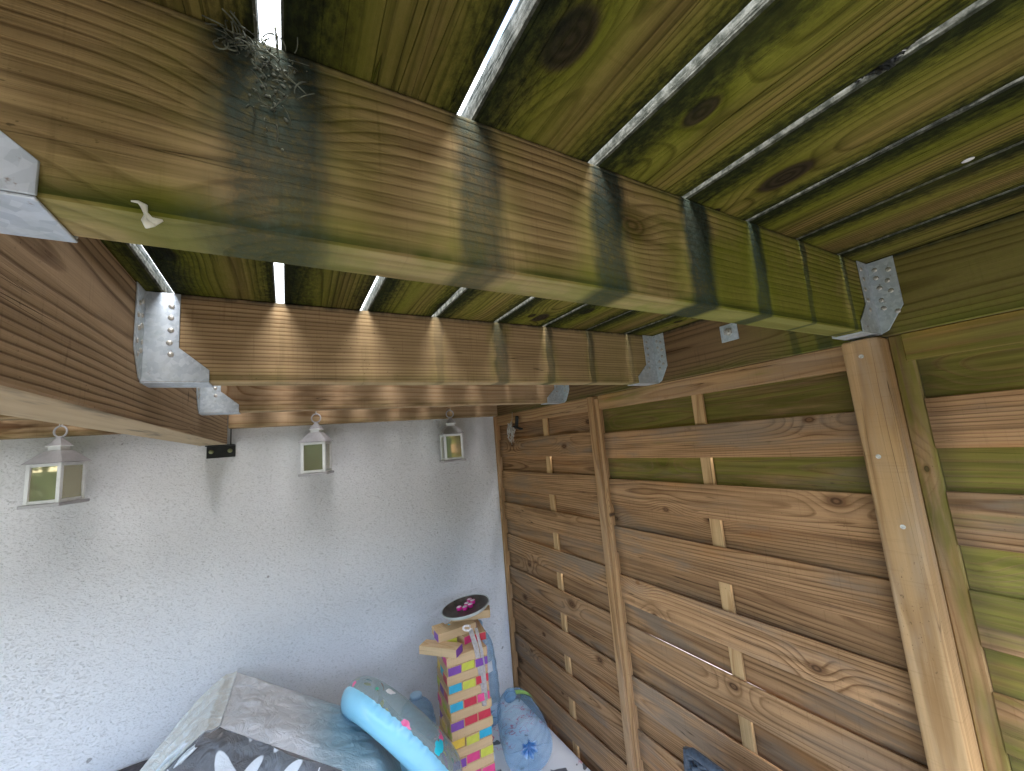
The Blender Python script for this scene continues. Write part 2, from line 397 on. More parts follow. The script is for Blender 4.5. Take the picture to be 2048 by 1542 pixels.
# ------------------------------------------------------------------ setting: ground, wall
def ground():
    m, nt, b = new_mat('paving_concrete'); co = objco(nt)
    n = noi(co, 3, 6, .65); n2 = noi(co, 120, 3, .6)
    c = mix(nt, n, (.06, .058, .056), (.11, .107, .10)); c = mix(nt, n2.sm(.4, .7) * .3, c, (.2, .2, .19))
    setin(nt, b.inputs['Base Color'], c); b.inputs['Roughness'].default_value = .85
    setin(nt, b.inputs['Normal'], bump(nt, n2, .4, .002))
    o = link('patio', me_from(box_bm(5.4, 4.6, .05, 0), 'patio'), m, None, Matrix.Translation((-1.4, -.3, -.025)))
    tag(o, kind='structure')
    m2, nt, b = new_mat('lawn_grass'); co = objco(nt)
    n = noi(co, .6, 5, .6); n2 = noi(co, 40, 4, .7)
    c = mix(nt, n, (.05, .075, .02), (.08, .10, .035)); c = mix(nt, n2.sm(.3, .7) * .5, c, (.05, .085, .02))
    setin(nt, b.inputs['Base Color'], c); b.inputs['Roughness'].default_value = .9
    setin(nt, b.inputs['Normal'], bump(nt, n2, .8, .02))
    g = link('lawn', me_from(box_bm(240, 240, .1, 0), 'lawn'), m2, None, Matrix.Translation((0, 0, -.11)))  # unseen lawn added outside the frame for its ground bounce
    tag(g, kind='structure')
    m3, nt, b = new_mat('pale_gravel'); co = objco(nt)
    v = nt.nodes.new('ShaderNodeTexVoronoi'); v.inputs['Scale'].default_value = 45; setin(nt, v.inputs['Vector'], co)
    vc = sep(X(nt, v.outputs['Color']))[0]
    setin(nt, b.inputs['Base Color'], mix(nt, vc, (.07, .055, .046), (.15, .125, .11))); b.inputs['Roughness'].default_value = .9
    for (n_, cx, cy, sx, sy) in (('gravel_yard', -1.5, -5.1, 14, 5.0), ('gravel_path', 2.4, 1.0, 2.3, 7.2)):
        q = link(n_, me_from(box_bm(sx, sy, .04, 0), n_), m3, None, Matrix.Translation((cx, cy, -.021))); tag(q, kind='structure')  # gravel added outside the frame for bounce and reflections
ground()

def occluders():  # unseen leafy walls added out of view to shade the low sky
    m, nt, b = new_mat('occluder_leaves'); co = objco(nt)
    n = noi(co, 9, 4, .7)
    setin(nt, b.inputs['Base Color'], mix(nt, n.sm(.3, .7), (.022, .045, .010), (.075, .11, .03))); b.inputs['Roughness'].default_value = .6
    def occluder(label, x0, y0, x1, y1, H, th):
        rr = random.Random(H); bm = bmesh.new()
        d = Vector((x1 - x0, y1 - y0, 0)); L = d.length; d.normalize(); nrm = Vector((-d.y, d.x, 0))
        box_bm(L, th * .7, H * .96, 0, 1, bm, Vector(((x0 + x1) / 2, (y0 + y1) / 2, H * .48)), Matrix.Rotation(math.atan2(d.y, d.x), 4, 'Z'))
        for i in range(int(L * H * 130)):
            p = Vector((x0, y0, 0)) + d * rr.uniform(0, L) + nrm * (rr.choice((-1, 1)) * th * rr.uniform(.3, .56)) + Vector((0, 0, rr.uniform(0, 1) ** .9 * H))
            if rr.random() < .2: p = Vector((x0, y0, 0)) + d * rr.uniform(0, L) + nrm * rr.uniform(-.5, .5) * th + Vector((0, 0, H + rr.gauss(0, .08)))
            a = Vector((rr.gauss(0, 1), rr.gauss(0, 1), rr.gauss(0, 1))).normalized(); c = a.orthogonal().normalized(); e = a.cross(c); q = rr.uniform(.05, .10)
            bm.faces.new([bm.verts.new(p + c * q), bm.verts.new(p + e * q * .5), bm.verts.new(p - c * q), bm.verts.new(p - e * q * .5)])
        o = link('occluder', me_from(bm, 'occluder'), m); tag(o, label, 'occluder')
    occluder('added unseen leafy hedge across the far end of the yard', -9, -7.4, 6, -7.6, 3.4, .9)
    occluder('added unseen leafy hedge along the left side of the yard', -7.2, -7, -7.0, 6, 2.2, .9)
occluders()

def stucco():
    m, nt, b = new_mat('roughcast_render'); co = objco(nt); x, y, z = sep(co)
    wv = noi(co, 9, 2, .5, col=True)
    wx, wy, wz = sep(wv)
    v = comb(nt, x * .55 + (wx - .5) * .02 + z * .25, y, z + (wz - .5) * .03)
    a = noi(v, 270, 3, .55, .6); a2 = noi(v, 155, 3, .6, .8); big = noi(co, 1.6, 5, .6); fine = noi(co, 420, 2, .6)
    pit = a.sm(.30, .46, 1.0, 0.0); pit2 = a2.sm(.34, .43, 1.0, 0.0)
    c = mix(nt, big, (.72, .735, .755), (.80, .815, .835))
    c = mix(nt, (pit * .30).clamp(), c, (.30, .30, .28))
    c = mix(nt, (pit2 * .26).clamp(), c, (.33, .33, .30))
    # grey-green dirt tone near the top, with the deck's shading painted in
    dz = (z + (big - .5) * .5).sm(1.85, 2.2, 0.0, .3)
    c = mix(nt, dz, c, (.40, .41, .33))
    dot = noi(co, 24, 1, .5).sm(.79, .82); c = mix(nt, dot * .6, c, (.16, .15, .13))
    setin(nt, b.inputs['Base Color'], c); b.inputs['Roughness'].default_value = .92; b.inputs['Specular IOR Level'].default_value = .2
    h = pit * -1.0 + pit2 * -1.4 + a2 * .9 + fine * .25
    setin(nt, b.inputs['Normal'], bump(nt, h, .6, .004))
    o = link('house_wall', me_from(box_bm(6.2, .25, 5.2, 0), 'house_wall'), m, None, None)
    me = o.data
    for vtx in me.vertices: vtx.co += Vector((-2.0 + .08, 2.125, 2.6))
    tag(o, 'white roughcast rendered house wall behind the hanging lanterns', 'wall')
stucco()

# ------------------------------------------------------------------ the deck overhead
deck = thing('wooden_deck', 'mossy timber deck overhead with joists, seen from below', 'deck', P(0, 1, .3))
YD0, YD1 = -.50, 1.99
edges = [-2.78] + [e for g in [(-2.632, -2.620), (-2.478, -2.466), (-2.325, -2.312), (-2.172, -2.16), (-2.02, -2.007), (-1.866, -1.853), (-1.714, -1.701), (-1.562, -1.55), (-1.410, -1.397), (-1.258, -1.246), (-1.108, -1.095)] + list(GAPS) for e in g] + [1.062]
for i in range(0, len(edges), 2):
    x0, x1 = edges[i], edges[i + 1]
    W = x1 - x0
    rx = (x0 + x1) / 2
    mould = 1.0
    tints = {6: .82, 7: .72, 8: .95, 9: 1.15, 10: 1.1, 11: .95, 12: .98, 13: 1.0}
    key = i // 2 - 11
    plank('deck_board', YD1 - YD0, W, .027, ALONG_Y_FLAT, P(rx, (YD0 + YD1) / 2, .3135), M_DECK, deck, .0018, half=W / 2, mould=mould, tint=tints.get(key, .9) * .9,
          seed=[.41, 1.13, .77, 1.71, 2.21, .93, 2.47, 1.37, 2.03, .59, 1.91, 2.77, 1.57, .31][key % 14])
XB, XL = -.205, 1.036        # beam face, ledger face
JY = [-.49, -.20, .289, .838, 1.335, 1.952]
JT = .045
for i, yj in enumerate(JY):
    mat = (M_J2, M_J1, M_J1, M_J2, M_J3, M_J3)[i]
    zb = .150 if i <= 2 else .144
    L = XL - XB - .002
    o = plank('joist', L, .3 - zb - .001, JT, ALONG_X_UP, P((XL + XB) / 2, yj + JT / 2, (zb + .299) / 2), mat, deck, .003, 2, seed=[.5, 1.2, 2.13, 1.37, .83, 1.9][i])
    # shift the mesh so that its local x is the world x: the algae runs follow the deck gaps
    cx = (XL + XB) / 2
    for v in o.data.vertices: v.co.x += cx
    o.matrix_world = axes(*ALONG_X_UP, P(0, yj + JT / 2, (zb + .299) / 2))
    # the bay beyond the beam
    o2 = plank('joist', 2.45, .3 - zb - .001, JT, ALONG_X_UP, P(-.297 - 1.226, yj + JT / 2, (zb + .299) / 2), M_J3, deck, .003, 1)
plank('beam', 1.948 - YD0, .219, .090, ALONG_Y_UP, P(XB - .045, (1.948 + YD0) / 2, .1895), M_BEAM, deck, .004, 2, seed=1.77)
plank('ledger', 1.99 - YD0, .1565, .042, ALONG_Y_UP, P(XL + .021, (1.99 + YD0) / 2, .22125), M_LEDGER, deck, .003, 2, seed=.67)

def galv():
    m, nt, b = new_mat('galvanised_steel'); co = objco(nt)
    v = nt.nodes.new('ShaderNodeTexVoronoi'); v.inputs['Scale'].default_value = 160; setin(nt, v.inputs['Vector'], co)
    vc = sep(X(nt, v.outputs['Color']))[0]
    n = noi(co, 26, 5, .65); n2 = noi(co, 60, 4, .7)
    c = mix(nt, vc, (.44, .50, .54), (.60, .65, .68))
    c = mix(nt, n.sm(.45, .7) * .6, c, (.40, .45, .44))
    c = mix(nt, n2.sm(.62, .72) * .8, c, (.18, .10, .05))
    setin(nt, b.inputs['Base Color'], c); b.inputs['Metallic'].default_value = .45
    setin(nt, b.inputs['Roughness'], n.sm(.3, .7, .42, .62))
    setin(nt, b.inputs['Normal'], bump(nt, n2, .15, .001))
    return m
M_GALV = galv()
M_NAIL = simple('nail_zinc', (.50, .48, .43), .45, .6, noise_amt=.3, nscale=300)
M_RUST = simple('rusty_nail', (.24, .14, .07), .75, .2, noise_amt=.4, nscale=300)
def nail_mesh():
    return me_from(lathe_bm([(.0046, 0), (.0046, .0008), (.0030, .0018), (0, .0022)], 8), 'nail', True)
NAIL = nail_mesh(); NAIL.materials.append(M_NAIL)
def hanger(xf, sgn, yj, zb):
    """joist hanger on the face x = xf; the joist leaves the face in direction sgn"""
    th = .0018; bm = bmesh.new(); s = sgn; zt = .2975
    def side(y, ny):
        plate_bm([P(xf, y, zt), P(xf + s * .048, y, zt), P(xf + s * .048, y, zb + .058), P(xf + s * .090, y, zb + .020), P(xf + s * .090, y, zb), P(xf, y, zb)], (0, ny, 0), th, bm)
    y0, y1 = yj - .0008, yj + JT + .0008
    side(y0, -1); side(y1, 1)
    plate_bm([P(xf, y0 - th, zb - .0006), P(xf + s * .090, y0 - th, zb - .0006), P(xf + s * .090, y1 + th, zb - .0006), P(xf, y1 + th, zb - .0006)], (0, 0, -1), th, bm)
    for yy, d in ((y0, -1), (y1, 1)):
        xx = xf + s * .0006
        plate_bm([P(xx, yy, zt), P(xx, yy + d * .042, zt), P(xx, yy + d * .042, zb + .048), P(xx, yy + d * .014, zb + .004), P(xx, yy, zb - .002)], (s, 0, 0), th, bm)
    fixn(bm)
    bmesh.ops.bevel(bm, geom=[e for e in bm.edges if len(e.link_faces) == 2 and e.calc_face_angle(0) > 1.2], offset=.0005, segments=1, affect='EDGES')
    h = link('joist_hanger', me_from(bm, 'joist_hanger'), M_GALV, deck)
    rr = random.Random(int(yj * 1000) + sgn)
    zs = [.282, .262, .240, .218, .198]
    for k, z in enumerate(zs):
        q = link('nail', NAIL, None, h, Matrix.Translation(P(xf + s * (.036 + rr.uniform(-.002, .002)), y0 - th, z - .152 + zb)) @ Matrix.Rotation(math.pi / 2, 4, 'X') @ Matrix.Rotation(rr.uniform(-.25, .25), 4, 'Y'))
        for (dy, dz) in ((.014, 0), (.030, -.008)):
            if rr.random() < .85:
                q = link('nail', NAIL, None, h, Matrix.Translation(P(xf + s * (.0006 + th), yj - dy + rr.uniform(-.003, .003), z + dz - .152 + zb + rr.uniform(-.003, .003))) @ Matrix.Rotation(s * math.pi / 2, 4, 'Y') @ Matrix.Rotation(rr.uniform(-.3, .3), 4, 'X'))
for i, yj in enumerate(JY):
    if i in (0,): continue
    zb = .150 if i <= 2 else .144
    if i < 5: hanger(XB, 1, yj, zb)
    if i < 5: hanger(XL, -1, yj, zb)
# square washer with a nut on the ledger
bm = box_bm(.003, .047, .046, .0006, 1, at=P(XL - .0015, .588, .2385))
wp = link('washer_plate', me_from(bm, 'washer_plate'), M_GALV, deck)
bm = lathe_bm([(.0105, 0), (.0105, .008), (.006, .0085), (.006, .014), (0, .0145)], 6, M=Matrix.Translation(P(XL - .003, .588, .240)) @ Matrix.Rotation(-math.pi / 2, 4, 'Y'))
link('nut', me_from(bm, 'nut'), M_NAIL, wp)
# black angle plate under the end of the beam, screwed to the wall
M_BLACK = simple('black_powder_coat', (.012, .014, .012), .55, .2, noise_amt=.3)
M_BRASS = simple('brass_screw', (.30, .32, .17), .5, .5, noise_amt=.2)
bm = bmesh.new()
box_bm(.096, .004, .050, .001, 1, bm, P(-.2295, 1.9955, .054))
box_bm(.004, .004, .13, .001, 1, bm, P(-.198, 1.9955, .146))
box_bm(.096, .045, .004, .001, 1, bm, P(-.2295, 1.975, .0775))
ab = link('angle_plate', me_from(bm, 'angle_plate'), M_BLACK, deck)
for xx in (-.262, -.2):
    bm = lathe_bm([(.0085, 0), (.0085, .002), (.005, .004), (0, .0045)], 14, M=Matrix.Translation(P(xx, 1.9935, .055)) @ Matrix.Rotation(math.pi / 2, 4, 'X'))
    link('screw', me_from(bm, 'screw', True), M_BRASS, ab)

# ------------------------------------------------------------------ fence on the right
def slat_mesh(L, H, T, bow, n=10):
    bm = bmesh.new(); rings = []
    for i in range(n + 1):
        t = i / n; xx = (t - .5) * L; zz = bow * math.sin(math.pi * t)
        r = []
        b = .0012
        for (yy, zq) in ((-H / 2 + b, -T / 2), (H / 2 - b, -T / 2), (H / 2, -T / 2 + b), (H / 2, T / 2 - b), (H / 2 - b, T / 2), (-H / 2 + b, T / 2), (-H / 2, T / 2 - b), (-H / 2, -T / 2 + b)):
            r.append(bm.verts.new((xx, yy, zq + zz)))
        rings.append(r)
    for A, B in zip(rings, rings[1:]):
        for k in range(8): bm.faces.new((A[k], A[(k + 1) % 8], B[(k + 1) % 8], B[k]))
    bm.faces.new(rings[0]); bm.faces.new(rings[-1][::-1])
    return me_from(fixn(bm), 'slat')
FX = 1.052                      # middle plane of the slats
ZF0 = -1.95                     # foot of the fence
def fence_panel(label, y0, y1, stiles, batten_y, ztop, slat_y0, slat_y1, z_first, green_of, tint_of, slits={}, group='woven fence panels', gy=None, rail_green=0., pitch=.0845):
    t = thing('woven_fence', label, 'fence', P(FX, (y0 + y1) / 2, ZF0), 0, group)
    L = slat_y1 - slat_y0; yc = (slat_y0 + slat_y1) / 2
    bw = .0065
    mf = slat_mesh(L, .094, .0065, -bw); mb = slat_mesh(L, .122, .0065, bw)
    mf.materials.append(M_SLAT); mb.materials.append(M_SLAT)
    # slats alternate: even ones pass behind the batten, odd ones in front of it
    n = int((z_first - ZF0) / pitch)
    for k in range(n + 1):
        zt = z_first - k * pitch        # top edge of the visible strip
        frontal = k % 2 == 1
        if frontal: zc = zt - .0885 / 2 + random.uniform(-.0012, .0012)
        else: zc = zt + (.006 if k else .040) - .061 + random.uniform(-.001, .001)
        if k in slits: zc += slits[k][0]
        if zc < ZF0: break
        o = link('slat', mf if frontal else mb, None, t, axes(*ALONG_Y_UP, P(FX + (-.0042 if frontal else .0042), yc, zc)) @ Matrix.Rotation(slits[k][1] if k in slits else random.uniform(-.0022, .0022), 4, 'Z'))
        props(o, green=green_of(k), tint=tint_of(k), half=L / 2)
    for (ys, w, xo, th, g, zt_) in stiles:
        H = zt_ - ZF0
        plank('stile', H, w, th, UPRIGHT, P(xo, ys, (zt_ + ZF0) / 2), M_FRAME, t, .002, green=g, half=9)
    plank('rail', y1 - y0, .054, .030, ALONG_Y_UP, P(1.053, (y0 + y1) / 2, ztop - .027), M_FRAME, t, .002, green=rail_green, half=9, seed=nseed())
    if batten_y:
        plank('batten', z_first - ZF0, .034, .011, UPRIGHT, P(FX, batten_y, (z_first + .02 + ZF0) / 2), M_BATTEN, t, .0015)
    return t
rg = random.Random(3)
gA = [.74, .34, .66, .16, .14, .10, .16, .10, .12, .06, .22, .05, .34, .1, .2, .1]
tA = [.74, .98, .84, 1.02, .76, .94, .72, 1.12, .82, .98, .74, 1.08, .80, .96, .9, 1]
fence_panel('woven slat fence panel left of the square post, wood battens showing', .347, 1.130, [(1.137, .020, 1.046, .028, .05, .132)], .722, .1425, .347, 1.128, .081,
            lambda k: gA[k] if k < 16 else .1, lambda k: tA[k] if k < 16 else .95, slits={8: (.0255, .013)}, rail_green=.42)
gB = [.12, .05, .06, .03, .03, .04, .02, .05]
fence_panel('darker brown woven fence panel in the corner by the white wall', 1.176, 1.975, [(1.162, .030, 1.040, .036, .02, .1425), (1.986, .024, 1.044, .034, 0.0, .1425)], 1.515, .1425, 1.176, 1.974, .088,
            lambda k: gB[k] if k < 8 else .04, lambda k: [.72, .84, .74, .86, .8, .9, .8, .92][k % 8], slits={4: (.0285, -.010), 6: (.026, -.010)}, rail_green=.08, pitch=.0842)
gC = [.92, .36, .78, .42, 1.0, .66, .8, .6, .75, .55, .7, .5]
tC = [.95, 1.05, 1.1, 1.08, 1.45, 1.2, 1.2, 1.2, 1.3, 1.15, 1.2, 1.1]
fence_panel('mossy green fence panel right of the square post', -.90, .262, [(.2672, .0325, 1.062, .03, .62, .1428)], None, .1425, -.90, .250, .094,
            lambda k: gC[k] if k < 12 else .3, lambda k: tC[k] if k < 12 else 1.0, rail_green=.85)
# the post
bm = box_bm(2.1425, .060, .072, .006, 3)
po = link('fence_post', me_from(bm, 'fence_post', True), M_POST, None, axes(*UPRIGHT, P(1.034, .314, -2.0 + 2.1425 / 2)))
props(po, green=.02, half=9, seed=1.31)
for f in po.data.polygons: f.use_smooth = f.area < .02
tag(po, 'golden square timber post under the near joist hanger', 'post')
for (dy, dz) in ((0, .108), (.006, -.09), (-.008, -.22)):
    bm = lathe_bm([(.0042, 0), (.0042, .0006), (.002, .0006), (0, .0002)], 10, M=Matrix.Translation(P(.9978, .314 + dy, dz)) @ Matrix.Rotation(-math.pi / 2, 4, 'Y'))
    q = link('screw', me_from(bm, 'screw'), M_NAIL, po)
    q.matrix_world = Matrix.Identity(4)

# ------------------------------------------------------------------ lanterns
M_LWHITE = simple('lantern_white_paint', (.76, .78, .78), .5, 0, noise_amt=.06)
M_LROOF = simple('lantern_mauve_zinc', (.40, .39, .405), .5, .1, noise_amt=.1)
def pane_mat():
    m, nt, b = new_mat('lantern_glass'); co = objco(nt)
    n = noi(co, 14, 3, .6)
    setin(nt, b.inputs['Base Color'], mix(nt, n, (.38, .35, .22), (.46, .43, .28)))
    b.inputs['Roughness'].default_value = .03; b.inputs['Metallic'].default_value = .65
    b.inputs['Coat Weight'].default_value = .6; b.inputs['Coat Roughness'].default_value = .02
    return m
M_PANE = pane_mat()
def frustum(bm, w0, z0, w1, z1):
    a = [bm.verts.new((sx * w0 / 2, sy * w0 / 2, z0)) for sx, sy in ((-1, -1), (1, -1), (1, 1), (-1, 1))]
    b = [bm.verts.new((sx * w1 / 2, sy * w1 / 2, z1)) for sx, sy in ((-1, -1), (1, -1), (1, 1), (-1, 1))]
    for k in range(4): bm.faces.new((a[k], a[(k + 1) % 4], b[(k + 1) % 4], b[k]))
    bm.faces.new(a[::-1]); bm.faces.new(b)
    return bm
def lantern(label, px, py_ring, yaw, sc=1.0):
    Y = 1.905
    top = on_y(px, py_ring, Y)
    t = thing('lantern', label, 'lantern', top, yaw, 'white lanterns under the far joist')
    def put(n, bm, m, par=t):
        o = D.objects.new(n, me_from(bm, n)); COL.objects.link(o); o.data.materials.append(m); o.parent = par
        return o
    pts = [(math.cos(a) * .0185, 0, -.0205 + math.sin(a) * .0185) for a in [k * 2 * math.pi / 28 for k in range(28)]]
    bm = tube_bm(pts, .0028, 8, closed=True)
    o = put('hanging_ring', bm, M_LROOF)
    for p in o.data.polygons: p.use_smooth = True
    bm = frustum(bmesh.new(), .044, -.068, .008, -.040); frustum(bm, .012, -.042, .010, -.036)
    put('finial_roof', fixn(bm), M_LROOF)
    bm = box_bm(.036, .036, .018, .001, 1, at=(0, 0, -.076)); box_bm(.046, .046, .004, .001, 1, bm, (0, 0, -.0695))
    put('chimney', bm, M_LWHITE)
    bm = frustum(bmesh.new(), .112, -.124, .106, -.1205); frustum(bm, .106, -.1203, .046, -.084)
    put('roof', fixn(bm), M_LROOF)
    w = .096; zt, zb = -.1245, -.252; tk = .011
    bm = bmesh.new()
    for sx in (-1, 1):
        for sy in (-1, 1):
            box_bm(tk, tk, zt - zb, .001, 1, bm, (sx * (w - tk) / 2, sy * (w - tk) / 2, (zt + zb) / 2))
    for z in (zt - tk / 2, zb + tk / 2):
        for s in (-1, 1):
            box_bm(w - 2 * tk - .0002, tk - .001, tk - .001, .0008, 1, bm, (0, s * (w - tk) / 2, z))
            box_bm(tk - .001, w - 2 * tk - .0002, tk - .001, .0008, 1, bm, (s * (w - tk) / 2, 0, z))
    put('frame', bm, M_LWHITE)
    pm = me_from(box_bm(w - 2 * tk, .002, zt - zb - 2 * tk, 0), 'pane'); pm.materials.append(M_PANE)
    for k in range(4):
        o = D.objects.new('pane', pm); COL.objects.link(o); o.parent = t
        a = k * math.pi / 2
        o.matrix_local = Matrix.Rotation(a, 4, 'Z') @ Matrix.Translation((0, -(w - tk) / 2 + .001, (zt + zb) / 2))
    put('base', box_bm(.112, .112, .010, .0012, 1, at=(0, 0, -.2575)), M_LROOF)
    # the screw hook the ring hangs on
    hk = [Vector((top.x, 1.953, top.z + .012 - 0)), Vector((top.x, 1.925, top.z + .008)), Vector((top.x, 1.907, top.z + .001)), Vector((top.x, 1.902, top.z - .005)), Vector((top.x, 1.896, top.z + .001)), Vector((top.x, 1.894, top.z + .008))]
    ho = link('hook', me_from(tube_bm(hk, .0016, 6), 'hook', True), M_NAIL, t)
    ho.matrix_world = Matrix.Identity(4)
    return t
lantern('white lantern furthest left, just below the brown beam', 122, 851, math.radians(-20))
lantern('white lantern hanging in the middle of the three', 632, 827, math.radians(-20))
lantern('smallest looking white lantern, nearest the corner by the brown fence', 899, 820, math.radians(-7))

# ------------------------------------------------------------------ table and oilcloth
TZ = -1.29
M_TABLE = simple('table_grey_plastic', (.2, .2, .2), .5)
tb = thing('table', 'table in the wall corner covered by a patterned oilcloth', 'table', P(.235, 1.37, -2.0))
link('tabletop', me_from(box_bm(1.55, 1.12, .03, .004, 2, at=P(.235, 1.40, TZ - .017)), 'tabletop'), M_TABLE, tb)
for sx in (-.49, .96):
    for sy in (.89, 1.91):
        link('leg', me_from(box_bm(.05, .05, .676, .004, 2, at=P(sx, sy, -2 + .338)), 'leg'), M_TABLE, tb)
def oilcloth():
    m, nt, b = new_mat('oilcloth_print'); co = objco(nt)
    a = noi(co, 9, 2, .5, .8); d = noi(co, 14, 2, .5, 1.2)
    c = mix(nt, a.sm(.62, .64), (.62, .62, .63), (.085, .085, .09))
    rl = (d - .5).abs().sm(.0, .022, 1.0, 0.0) * noi(co, 5, 1, .5).sm(.48, .55)
    c = mix(nt, rl, c, (.60, .05, .12))
    setin(nt, b.inputs['Base Color'], c); b.inputs['Roughness'].default_value = .3
    return m
M_OIL = oilcloth()
bm = bmesh.new(); box_bm(1.57, 1.14, .002, 0, 1, bm, P(.235, 1.40, TZ - .0005))
box_bm(1.57, .002, .14, 0, 1, bm, P(.235, .829, TZ - .0718)); box_bm(.002, 1.14, .14, 0, 1, bm, P(1.021, 1.40, TZ - .0718)); box_bm(.002, 1.14, .14, 0, 1, bm, P(-.551, 1.40, TZ - .0718))
o = link('oilcloth', me_from(bm, 'oilcloth'), M_OIL)
tag(o, 'white oilcloth with red and dark grey print on the corner table', 'tablecloth')

# ------------------------------------------------------------------ tumbling tower
M_BLOCK = wood('block_pine', (.66, .47, .27), (.54, .34, .16), freq=420, knots=0.0, pith=(.02, .05), rough=.5, bump_s=.12, fibre=.2)
BW, BL, BH = .0546, .164, .0315
PAINT = {'red': (.55, .022, .05), 'pink': (.72, .06, .22), 'purple': (.19, .055, .33), 'teal': (.02, .38, .55), 'lime': (.55, .56, .06), 'yellow': (.75, .50, .05)}
PM = {k: simple('block_paint_' + k, v, .45, noise_amt=.06) for k, v in PAINT.items()}
BMESH = {}
def block_mesh():
    return me_from(box_bm(BL, BW - .0012, BH - .0005, .0016, 1), 'block')
ENDM = me_from(box_bm(.0012, BW - .005, BH - .0045, 0), 'painted_end')
BLK = block_mesh(); BLK.materials.append(M_BLOCK)
ENDS = {}
for k in PAINT:
    e = ENDM.copy(); e.materials.clear(); e.materials.append(PM[k]); ENDS[k] = e
def block(label, centre, yaw, colour, tilt=0.0):
    o = link('wooden_block', BLK, None, None, Matrix.Translation(centre) @ Matrix.Rotation(yaw, 4, 'Z') @ Matrix.Rotation(tilt, 4, 'Y'))
    props(o, half=9)
    tag(o, label, 'block', 'blocks of the tumbling tower')
    for s in (-1, 1):
        e = D.objects.new('painted_end', ENDS[colour]); COL.objects.link(e); e.parent = o
        e.matrix_local = Matrix.Translation((s * (BL / 2 + .0003), 0, 0))
    return o
TY = math.radians(-4)
tu = Vector((math.cos(TY), math.sin(TY), 0)); tv = Vector((-math.sin(TY), math.cos(TY), 0))
TC = P(.523, 1.55, TZ + .0225) + (tu + tv) * (BL / 2)
rows = {14: ('purple', 'lime', 'purple'), 12: ('teal', 'lime', 'red'), 10: ('teal', 'red', 'pink'), 8: ('purple', 'red', 'red'), 6: ('yellow', 'lime', 'teal'),
        4: ('purple', 'pink', 'lime'), 2: ('red', 'pink', 'pink'), 15: ('pink', 'purple', 'teal'), 13: ('red', 'teal', 'yellow'), 11: ('red', 'purple', 'lime'), 9: ('yellow', 'lime', 'pink'),
        7: ('lime', 'yellow', 'purple'), 5: ('yellow', 'teal', 'red'), 3: ('lime', 'pink', 'purple'), 1: ('teal', 'red', 'yellow')}
ORD = ['zeroth', 'top', 'second', 'third', 'fourth', 'fifth', 'sixth', 'seventh', 'eighth', 'ninth', 'tenth', 'eleventh', 'twelfth', 'thirteenth', 'fourteenth', 'lowest']
PL3 = ('left', 'middle', 'right'); PF3 = ('front', 'middle', 'back')
rb = random.Random(11)
for lay in range(15, 0, -1):
    zc = BH * (lay - .5)
    for j in range(3):
        off = (j - 1) * BW; col = rows[lay][j]
        jit = rb.uniform(-.004, .004); jy = rb.uniform(-.012, .012)
        ln = ORD[16 - lay]
        if lay % 2 == 0:      # painted ends face the camera
            c = TC + tu * off + tv * jit + Vector((0, 0, zc))
            block('%s painted end facing out, %s block in the %s full layer of the tower' % (col, PL3[j], ln), c, TY + math.pi / 2 + jy, col)
        else:
            c = TC + tv * off + tu * jit + Vector((0, 0, zc))
            block('plain long side outward, %s block in the %s full layer of the tower' % (PF3[j], ln), c, TY + jy, col)
z16 = BH * 15.5
def tc(a, b, z): return TC + tu * a + tv * b + Vector((0, 0, z))
block('loose block with purple end, jutting out left near the tower top', tc(-.088, -.024, z16), TY - math.radians(46), 'purple')
block('loose block with lime end under the saucer', tc(-.046, .075, z16), TY + math.radians(94), 'lime')
block('loose block with pink end, second in the row under the saucer', tc(.010, .060, z16), TY + math.radians(106), 'pink')
block('loose block at the right of the uneven row, red end outward', tc(.082, .052, z16), TY + math.radians(84), 'red')
block('plain block lying across the front, directly under the saucer', tc(-.012, .02, z16 + BH), TY + math.radians(4), 'purple')
block('loose block at the right back under the saucer', tc(.052, .085, z16 + BH), TY + math.radians(32), 'teal')
block('topmost loose block, poking out right below the saucer rim', tc(.068, .055, z16 + 2 * BH), TY + math.radians(-22), 'yellow')

bm = box_bm(.20, .20, .0215, .003, 2)
o = link('base_board', me_from(bm, 'base_board'), M_BLOCK, None, Matrix.Translation(TC - Vector((0, 0, .0225 - .0116))) @ Matrix.Rotation(TY, 4, 'Z'))
props(o, half=9); tag(o, 'square wooden base board under the coloured block tower', 'board')
# saucer with tealights and a ribbon
PLC = tc(.044, .035, BH * 18 + .011)
M_SAUC = simple('saucer_grey_glaze', (.50, .54, .52), .35, noise_amt=.1)
M_SAUCIN = simple('saucer_brown_inside', (.050, .038, .030), .45, noise_amt=.5, nscale=30)
sa = thing('saucer', 'round dark saucer with a pale rim on top of the block tower', 'saucer', PLC)
TILT = Matrix.Translation(PLC) @ Matrix.Rotation(math.radians(-7), 4, 'Y') @ Matrix.Rotation(math.radians(-2), 4, 'X')
bm = lathe_bm([(0, .0), (.070, .0), (.092, .008), (.1, .018), (.1015, .019), (.102, .017), (.095, .005), (.073, -.004), (0, -.004)], 48)
o = link('dish', me_from(bm, 'dish', True), M_SAUC, sa, TILT)
bm = lathe_bm([(0, .0012), (.069, .0012), (.0905, .0088), (.0975, .0175)], 48)
o = link('brown_lining', me_from(bm, 'brown_lining', True), M_SAUCIN, sa, TILT)
M_PINK = simple('tealight_pink_foil', (.70, .02, .27), .3, .3, noise_amt=.15)
M_SILV = simple('tealight_wax', (.72, .70, .70), .3, .2, noise_amt=.1)
tl = [(-.022, .022), (-.004, .000), (.016, .026), (.022, .002), (.044, .028), (.040, .052)]
